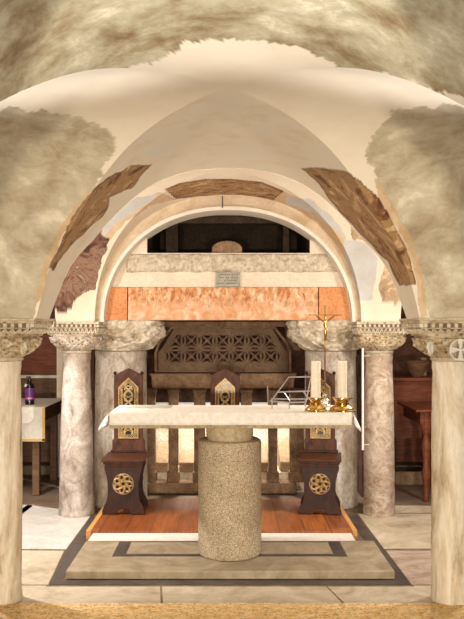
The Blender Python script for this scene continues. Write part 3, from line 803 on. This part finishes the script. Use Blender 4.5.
# crucifix
yy=5.44; cx=wx(325,yy)
t=thing('crucifix','tall thin brass standing crucifix with a figure, between two white candles','crucifix',(cx,yy,ZT)); L=t.location
b=MB(L); b.lathe(cx,yy,[(ZT,.042),(ZT+.008,.044),(ZT+.014,.034),(ZT+.03,.026),(ZT+.045,.030),(ZT+.055,.018),(ZT+.075,.012),(ZT+.085,.016),(ZT+.092,.006)],32,lambda a,z:.003*math.cos(6*a)); b.build('base','silver',t,smooth=True,label='silvery ornate foot')
MB(L).tube([(cx,yy,ZT+.08),(cx,yy,wz(346,yy))],.0055,10).build('staff','bronze',t,smooth=True)
b=MB(L); zt_,zx=wz(305,yy),wz(315,yy); b.box(cx-.006,cx+.006,yy-.003,yy+.003,wz(348,yy),zt_); b.box(wx(308.5,yy),wx(341.5,yy),yy-.003,yy+.003,zx-.005,zx+.005); b.build('cross','bronze',t,bevel=.001)
b=MB(L)
sh=wz(321,yy); 
b.tube([(cx-.072,yy-.009,zx),(cx-.045,yy-.012,zx-.018),(cx-.012,yy-.014,sh-.002),(cx,yy-.016,sh-.006),(cx+.012,yy-.014,sh-.002),(cx+.045,yy-.012,zx-.018),(cx+.072,yy-.009,zx)],[.0035,.0055,.007,.009,.007,.0055,.0035],8)
b.tube([(cx,yy-.014,sh),(cx+.001,yy-.014,sh-.025),(cx+.003,yy-.014,sh-.05),(cx+.001,yy-.018,sh-.075),(cx+.003,yy-.013,sh-.105),(cx,yy-.011,sh-.135)],[.013,.015,.011,.011,.008,.005],10)
b.ball((cx-.003,yy-.019,sh+.018),.0095,12,(.85,.9,1.15)); b.tube([(cx,yy-.015,sh),(cx-.002,yy-.018,sh+.012)],.005,8)
b.build('figure','brass',t,smooth=True)
b=MB(L); b.tube([(cx+.002,yy-.014,sh-.046),(cx+.003,yy-.016,sh-.065)],[.0135,.0145],12); b.build('loincloth','gilt',t,smooth=True)
# metal book stand
yy=5.28
t=thing('book_stand','silver wire book stand left of the candles on the altar','book stand',(wx(290,yy),yy,ZT)); L=t.location
def q(px,py,Y=5.35): return (wx(px,Y),Y,max(wz(py,Y),ZT+.003))
R=.0042
b=MB(L)
b.tube([q(269.5,401,5.36),q(289,402.5,5.31),q(306,402,5.31)],R,8); b.tube([q(271,401,5.36),q(289,377,5.45),q(311,377,5.45)],R,8)
b.tube([q(278.5,392,5.37),q(310,391,5.37)],R,8); b.tube([q(284,391.7,5.37),q(290,400.5,5.31)],R,8); b.tube([q(271,399,5.36),q(308,399,5.36)],R,8)
b.tube([q(303,391,5.37),q(308,398,5.33)],R,8); b.tube([q(311,377,5.45),q(308,392,5.37),q(306,402,5.31)],R,8)
b.tube([q(268,402,5.36),q(267.5,386,5.4)],R*.8,8)
b.build('frame','steel',t,smooth=True)
for p_ in ((272,401.5,5.34),(289.3,402.5,5.31),(305.5,402,5.31)):
    b=MB(L); a=q(*p_); b.tube([a,(a[0],a[1],ZT+.001)],R,8); b.build('leg','steel',t,smooth=True)

# ------------------------------------------------------------ carved chairs
def carve_fn(w,h):
    def fn(x,z):
        X_=x/w; Zz=z/h     # -1..1, 0..1
        if abs(X_)>1 or Zz<0 or Zz>1: return False
        top=1-.16*abs(X_)
        if Zz>top: return False
        if abs(X_)>.92 or Zz<.015 or Zz>top-.02: return True
        if abs(X_)>.68 or Zz<.07 or Zz>top-.085:
            return ((x*90+z*90)%1.6)<.8
        if abs(X_)>.60: return True
        A=.42
        for s in (-1,1):
            if abs(X_-s*A*math.sin(Zz*PI*5.0))<.10: return True
            if abs(X_-s*A*.9*math.cos(Zz*PI*11))<.06: return True
        return False
    return fn
def make_chair(loc,rz,lab):
    t=thing('carved_chair',lab,'chair',loc,'carved chairs behind the altar',rz)
    # front panel : waisted board with an arched foot cut
    def panel(y0,y1,top,parent,name,w=.152):
        P=[]
        R_=[(w*1.12,0),(w*1.12,.03),(w*1.02,.07),(w*.9,.10),(w*.84,.14),(w*.82,.20),(w*.84,.27),(w*.93,.33),(w*1.0,.36),(w*1.0,top)]
        arch=[(.055*math.cos(a),.042*math.sin(a)) for a in np.linspace(0,PI,11)]
        P=R_+[(-x,z) for x,z in R_[::-1]]+[(-x,z) for x,z in arch]
        b=MB(); b.prism(P,y0,y1); return b.build(name,'wood',parent,bevel=.004)
    panel(0,.028,.395,t,'front_panel'); panel(.30,.328,.395,t,'rear_panel',.148)
    b=MB(); b.box(-.10,.10,.028,.30,.12,.15); b.build('stretcher','wood',t,bevel=.004)
    b=MB(); b.box(-.172,.172,-.03,.36,.423,.445); b.box(-.160,.160,-.016,.35,.404,.423); b.box(-.150,.150,-.006,.33,.385,.404); b.build('seat','wood_back',t,bevel=.004)
    # knot roundel
    kn=MB(); kn.tube([((.049+.025*math.cos(7*a/2))*math.cos(a),-.008-.006*math.sin(3.5*a+.4),.245+(.049+.025*math.cos(7*a/2))*math.sin(a)) for a in np.linspace(0,4*PI,220,endpoint=False)],.0085,8,True)
    kn.tube([(.020*math.cos(a),-.009,.245+.020*math.sin(a)) for a in np.linspace(0,2*PI,24,endpoint=False)],.006,8,True)
    r=kn.build('knot_roundel','gilt',t,smooth=True,label='gilded interlaced knot roundel')
    rm=MB(); rm.tube([(.081*math.cos(a),-.001,.243+.081*math.sin(a)) for a in np.linspace(0,2*PI,48,endpoint=False)],.005,8,True); rm.build('rim','silver',r,smooth=True)
    # backrest
    bw=.122; zb=.446; zs_=1.092; zp_=1.142
    b=MB(); b.prism([(-bw*1.12,zb),(bw*1.12,zb),(bw*1.12,zb+.10),(bw,zb+.12),(bw,zs_),(0,zp_+.012),(-bw,zs_),(-bw,zb+.12),(-bw*1.12,zb+.10)],.33,.355); bk=b.build('backrest','wood_back',t,bevel=.004)
    b=MB(); b.box(-bw*1.2,bw*1.2,.318,.36,zb,zb+.022); b.build('back_moulding','wood',bk,bevel=.004)
    w,h=.084,.51; z0_=.565
    b=MB(); b.prism([(-w*.93,z0_+.01),(w*.93,z0_+.01),(w*.93,z0_+h*.85),(0,z0_+h*.99),(-w*.93,z0_+h*.85)],.3275,.3295); b.build('panel_ground','plastic_dark',bk)
    b=MB(); fn=carve_fn(w,h); b.mask(lambda x,z:fn(x,z-z0_),-w,w,z0_,z0_+h,.0035,.318,.3272); b.build('carved_panel','gilt',bk,label='gilded openwork scroll panel')
    b=MB()
    for s in (-1,1):
        b=MB(); c=(s*(bw-.008),.342,zs_+.02); b.lathe(c[0],c[1],[(zs_-.01,.006),(zs_+.008,.006),(zs_+.012,.010),(zs_+.016,.006)],14); b.ball(c,.015,12); b.build('finial','wood',t,smooth=True)
    return t
yc=6.40
make_chair((wx(123.3,yc),yc,zp+.0045),0,'carved dark wooden chair at the left, in front of the grey column')
make_chair((wx(319.8,yc),yc,zp+.0045),-.13,'carved dark wooden chair at the right, below the candles')
make_chair((wx(225,6.76),yc,zp+.0045),0,'carved dark wooden chair in the middle, hidden below by the round pedestal')

# ------------------------------------------------------------ side furniture
# left table
ly0=fy(407,.838); ly1=8.35; lx1=wx(45,ly0)
t=thing('side_table','dark wooden side table under a pale cloth, left aisle','table',(-2.3,7.9,.003)); L=t.location
MB(L).box(-3.0,lx1-.01,ly0+.02,ly1-.02,.80,.83).build('table_top','wood_brown',t,bevel=.004)
MB(L).box(-2.96,lx1-.04,ly0+.06,ly1-.06,.69,.80).build('apron','wood_brown',t,bevel=.004)
for x in (wx(36.5,ly0+.1),-2.9):
    for y in (ly0+.1,ly1-.1): MB(L).box(x-.033,x+.033,y-.033,y+.033,.003,.70).build('leg','wood_brown',t,bevel=.004)
b=MB(); x0,x1=-3.01,lx1
b.box(x0,x1,ly0-.002,ly1,.832,.838); b.box(x0,x1-.0,ly0-.006,ly0,.525,.838)
o=b.build('table_cloth','cloth_grey',bevel=.002); tag(o,'pale cloth with gold border on the side table beneath the bottle','table cloth')
MB().box(x1-.025,x1+.001,ly0-.009,ly0-.0061,.525,.83).box(x0,x1,ly0-.009,ly0-.0061,.520,.545).build('border','trim_gold',o,label='gold border')
b=MB(); b.prism([(wx(22,ly0),.835),(wx(34,ly0),.835),(wx(34,ly0),.74),(wx(32,ly0),.71),(wx(28,ly0),.69),(wx(22,ly0),.69)],ly0-.014,ly0-.0095); b.box(wx(22,ly0),wx(34,ly0),ly0-.014,ly0+.15,.8385,.8425)
o=b.build('white_napkin','cloth'); tag(o,'small white cloth hanging over the front of the side table','cloth')
# bottle
by=7.62; bx=wx(29.6,by); bz=.8385
t=thing('pump_bottle','dark bottle with purple label and pump on the side table','bottle',(bx,by,bz)); L=t.location
MB(L).lathe(bx,by,[(bz,.038),(bz+.005,.043),(bz+.175,.043),(bz+.195,.036),(bz+.21,.018),(bz+.225,.016)],32).build('body','plastic_dark',t,smooth=True)
lb=MB(L); lb.lathe(bx,by,[(bz+.045,.0436),(bz+.16,.0436)],32); lb.build('wrap_label','purple',t,smooth=True)
MB(L).lathe(bx,by,[(bz+.055,.0442),(bz+.073,.0442)],32).build('label_band','pink',t,smooth=True)
b=MB(L)
for k in range(6): b.box(bx-.006+k*.006,bx-.002+k*.006,by-.0465,by-.0435,bz+.058,bz+.070)
b.build('label_text','paper',t)
b=MB(L); b.lathe(bx,by,[(bz+.222,.017),(bz+.24,.017),(bz+.242,.006),(bz+.262,.006)],20); b.box(bx-.03,bx+.012,by-.008,by+.008,bz+.258,bz+.27); b.build('pump','plastic_dark',t,smooth=True)
b=MB(L); b.tube([(bx-.022,by-.04,bz+.2),(bx-.03,by-.042,bz+.175)],.012,10); b.build('hang_tag','paper',t)

# back benches: left and right wooden stalls against the far wall
def stall(x0,x1,lab,dark,pedge):
    t=thing('wooden_bench',lab,'bench',((x0+x1)/2,8.95,.003)); L=t.location
    m='wood_red' if dark else 'wood_brown'
    MB(L).box(x0,x1,9.16,9.22,.05,1.0).build('back_panel',m,t)
    MB(L).box(x0,x1,8.75,9.16,.42,.46).build('seat',m,t,bevel=.005)
    MB(L).box(x0,x1,8.80,8.84,.10,.42).build('front_panel',m,t)
    MB(L).box(x0,x1,8.55,9.2,.003,.10).build('plinth','floor_brown' ,t,bevel=.005)
    MB(L).box(x0,x1,9.12,9.28,1.0,1.035).build('ledge',pedge,t,bevel=.004)
    for k in range(int((x1-x0)/.45)):
        MB(L).box(x0+.2+k*.45,x0+.24+k*.45,9.145,9.16,.46,1.0).build('stile',m,t)
stall(-3.6,-1.36,'long brown wooden bench with pale ledge behind the side table',False,'cream')
stall(1.36,3.6,'long reddish wooden bench along the far wall in the right aisle',True,'wood_red')
b=MB(); xx=wx(61.5,8.45); b.box(xx-.042,xx+.042,8.40,8.48,.12,2.2); b.box(xx-.055,xx+.055,8.39,8.5,.003,.12)
o=b.build('stone_pilaster','cream',bevel=.006); tag(o,'slim pale stone pilaster left of the speckled grey column','pilaster')
b=MB(); b.box(-3.5,-1.6,9.24,9.298,1.04,1.75)
o=b.build('wall_panel','wood_red'); tag(o,'dark red-brown panel on the far wall above the pale ledge','panel')
# right table with turned legs
ry0=7.15; rx0=wx(416,ry0)
t=thing('turned_leg_table','reddish wooden table with turned legs in the right aisle','table',(2.3,7.6,.003)); L=t.location
MB(L).box(rx0,3.1,ry0,7.95,.815,.835).build('table_top','wood_red',t,bevel=.004)
MB(L).box(rx0+.05,3.05,ry0+.05,7.90,.70,.815).build('apron','wood_red',t,bevel=.004)
for x,y in ((wx(426,ry0+.09),ry0+.09),(3.0,ry0+.09),(1.97,7.85),(3.0,7.85)):
    for _ in (0,):
        r=.043; pr=[(.003,.024),(.02,.03),(.06,.022),(.10,.03),(.18,.022),(.22,.034),(.25,.044),(.28,.034),(.33,.026),(.45,.034),(.49,.046),(.53,.034),(.60,.026),(.63,.04),(.66,.05),(.70,.05),(.81,.05)]
        MB(L).lathe(x,y,pr,20).build('leg','wood_red',t,smooth=True)
# shelf with bowl
sy=8.0
t=thing('shelf_cabinet','reddish wooden shelf cabinet behind the right aisle table','cabinet',(2.3,sy+.2,.003)); L=t.location
zs2=wz(378,sy); MB(L).box(1.55,3.3,sy,sy+.48,zs2-.03,zs2).build('shelf_board','wood_red',t,bevel=.004)
MB(L).box(1.58,3.25,sy+.05,sy+.07,.46,zs2-.03).build('front_board','wood_red',t)
MB(L).box(1.6,3.22,sy+.01,sy+.045,.003,.13).build('plinth','niche_light',t)
for x in (1.56,3.25): MB(L).box(x,x+.03,sy+.05,sy+.48,.003,zs2-.03).build('side_board','wood_red',t)
bx=wx(417,sy+.2)
b=MB((bx,sy+.2,zs2)); P=[]
vs=[];n=28
for (z,rx,ry) in [(zs2+.001,.045,.04),(zs2+.03,.07,.06),(zs2+.09,.105,.085),(zs2+.165,.135,.11),(zs2+.165,.125,.10),(zs2+.09,.093,.075),(zs2+.02,.03,.03)]:
    for k in range(n): a=2*PI*k/n; vs.append((bx+rx*math.cos(a),sy+.2+ry*math.sin(a),z))
fs=[(i*n+k,i*n+(k+1)%n,(i+1)*n+(k+1)%n,(i+1)*n+k) for i in range(6) for k in range(n)]+[tuple(range(n-1,-1,-1)),tuple(range(6*n,7*n))]
b.add(vs,fs); o=b.build('wooden_bowl','wood_brown',smooth=True); tag(o,'deep reddish wooden bowl on the right aisle shelf','bowl')
b=MB(); xx=wx(427.5,sy+.2); b.box(xx-.03,xx+.03,sy+.36,sy+.42,zs2+.001,zs2+.19); o=b.build('wooden_block','niche_light',bevel=.004); tag(o,'upright brownish block beside the wooden bowl','block')
# white rod added for the lit marble edge beside the right column
px_=wx(362.8,6.62)
b=MB(); b.tube([(px_,6.62,wz(450,6.62)),(px_,6.62,wz(348,6.62))],.010,12)
for pz in (356,445): b.tube([(px_,6.62,wz(pz,6.62)),(1.19,6.67,wz(pz,6.62))],.003,8)
o=None; o=b.build('lit_edge_rod','added_edge_rod',smooth=True); tag(o,'thin white rod added for a lit marble edge beside the mottled right column','added_edge_rod')

# ------------------------------------------------------------ light
w=bpy.data.worlds.new('world'); bpy.context.scene.world=w; w.use_nodes=True
w.node_tree.nodes['Background'].inputs[0].default_value=(1.0,.90,.78,1); w.node_tree.nodes['Background'].inputs[1].default_value=.12
def light(kind,name,loc,energy,col=(1,.88,.72),target=None,size=.2,spot=60,blend=.3,sizey=None):
    l=bpy.data.lights.new(name,kind); l.energy=energy; l.color=col
    o=bpy.data.objects.new(name,l); C.objects.link(o); o.location=loc
    if kind=='AREA': l.size=size; 
    else: l.shadow_soft_size=size
    if kind=='AREA' and sizey: l.shape='RECTANGLE'; l.size_y=sizey
    if kind=='SPOT': l.spot_size=math.radians(spot); l.spot_blend=blend
    if target is not None:
        o.rotation_euler=(Vector(target)-Vector(loc)).to_track_quat('-Z','Y').to_euler()
    return o
for s in (-1,1):
    light('SPOT','hall_fill',(s*.6,-2.7,1.0),540,(1,.88,.70),(s*.1,6,1.30),.12,36,.35)  # unseen warm fill added behind the camera
    light('SPOT','aisle_lamp',(s*1.75,4.05,1.70),135,(1,.96,.90),(s*.75,2.5,2.25),.05,50,.6)
    light('SPOT','floor_spot',(s*2.2,5.4,2.3),80 if s>0 else 190,(1,.95,.90),(s*1.5,5.9,0),.06,80,.4)
    light('SPOT','altar_spot',(s*1.0,.4,2.28),210 if s<0 else 140,(1,.91,.78),(-s*.2,6.4,.8),.04,32,.4)
    light('POINT','hidden_bay_fill',(s*1.42,5.5,1.75),24,(1,.92,.82),size=.06)  # unseen lights added to brighten the second bay, hidden by the front capitals
for x in (-.45,.45): light('SPOT','tomb_lamp',(x,7.95,1.2),50,(1,.93,.84),(x,8.15,.2),.05,130,.3)
light('SPOT','ceiling_spot',(0,1.5,2.15),22,(1,.95,.88),(0,2.75,2.52),.03,78,.25)
for s in (-1,1): light('POINT','side_lamp',(s*2.6,6.9,2.1),18,(1,.82,.65),size=.1)

# ------------------------------------------------------------ camera
cam=bpy.data.cameras.new('camera'); co=bpy.data.objects.new('camera',cam); C.objects.link(co)
co.location=(0,0,EYE); co.rotation_euler=(PI/2,0,0)
cam.sensor_fit='VERTICAL'; cam.sensor_height=24; cam.lens=24*F/619
cam.shift_y=(HY-309.5)/619; cam.shift_x=-(VX-232)/619
cam.clip_start=.05
bpy.context.scene.camera=co
vs_=bpy.context.scene.view_settings; vs_.view_transform='Standard'; vs_.look='None'; vs_.gamma=1; vs_.exposure=.65
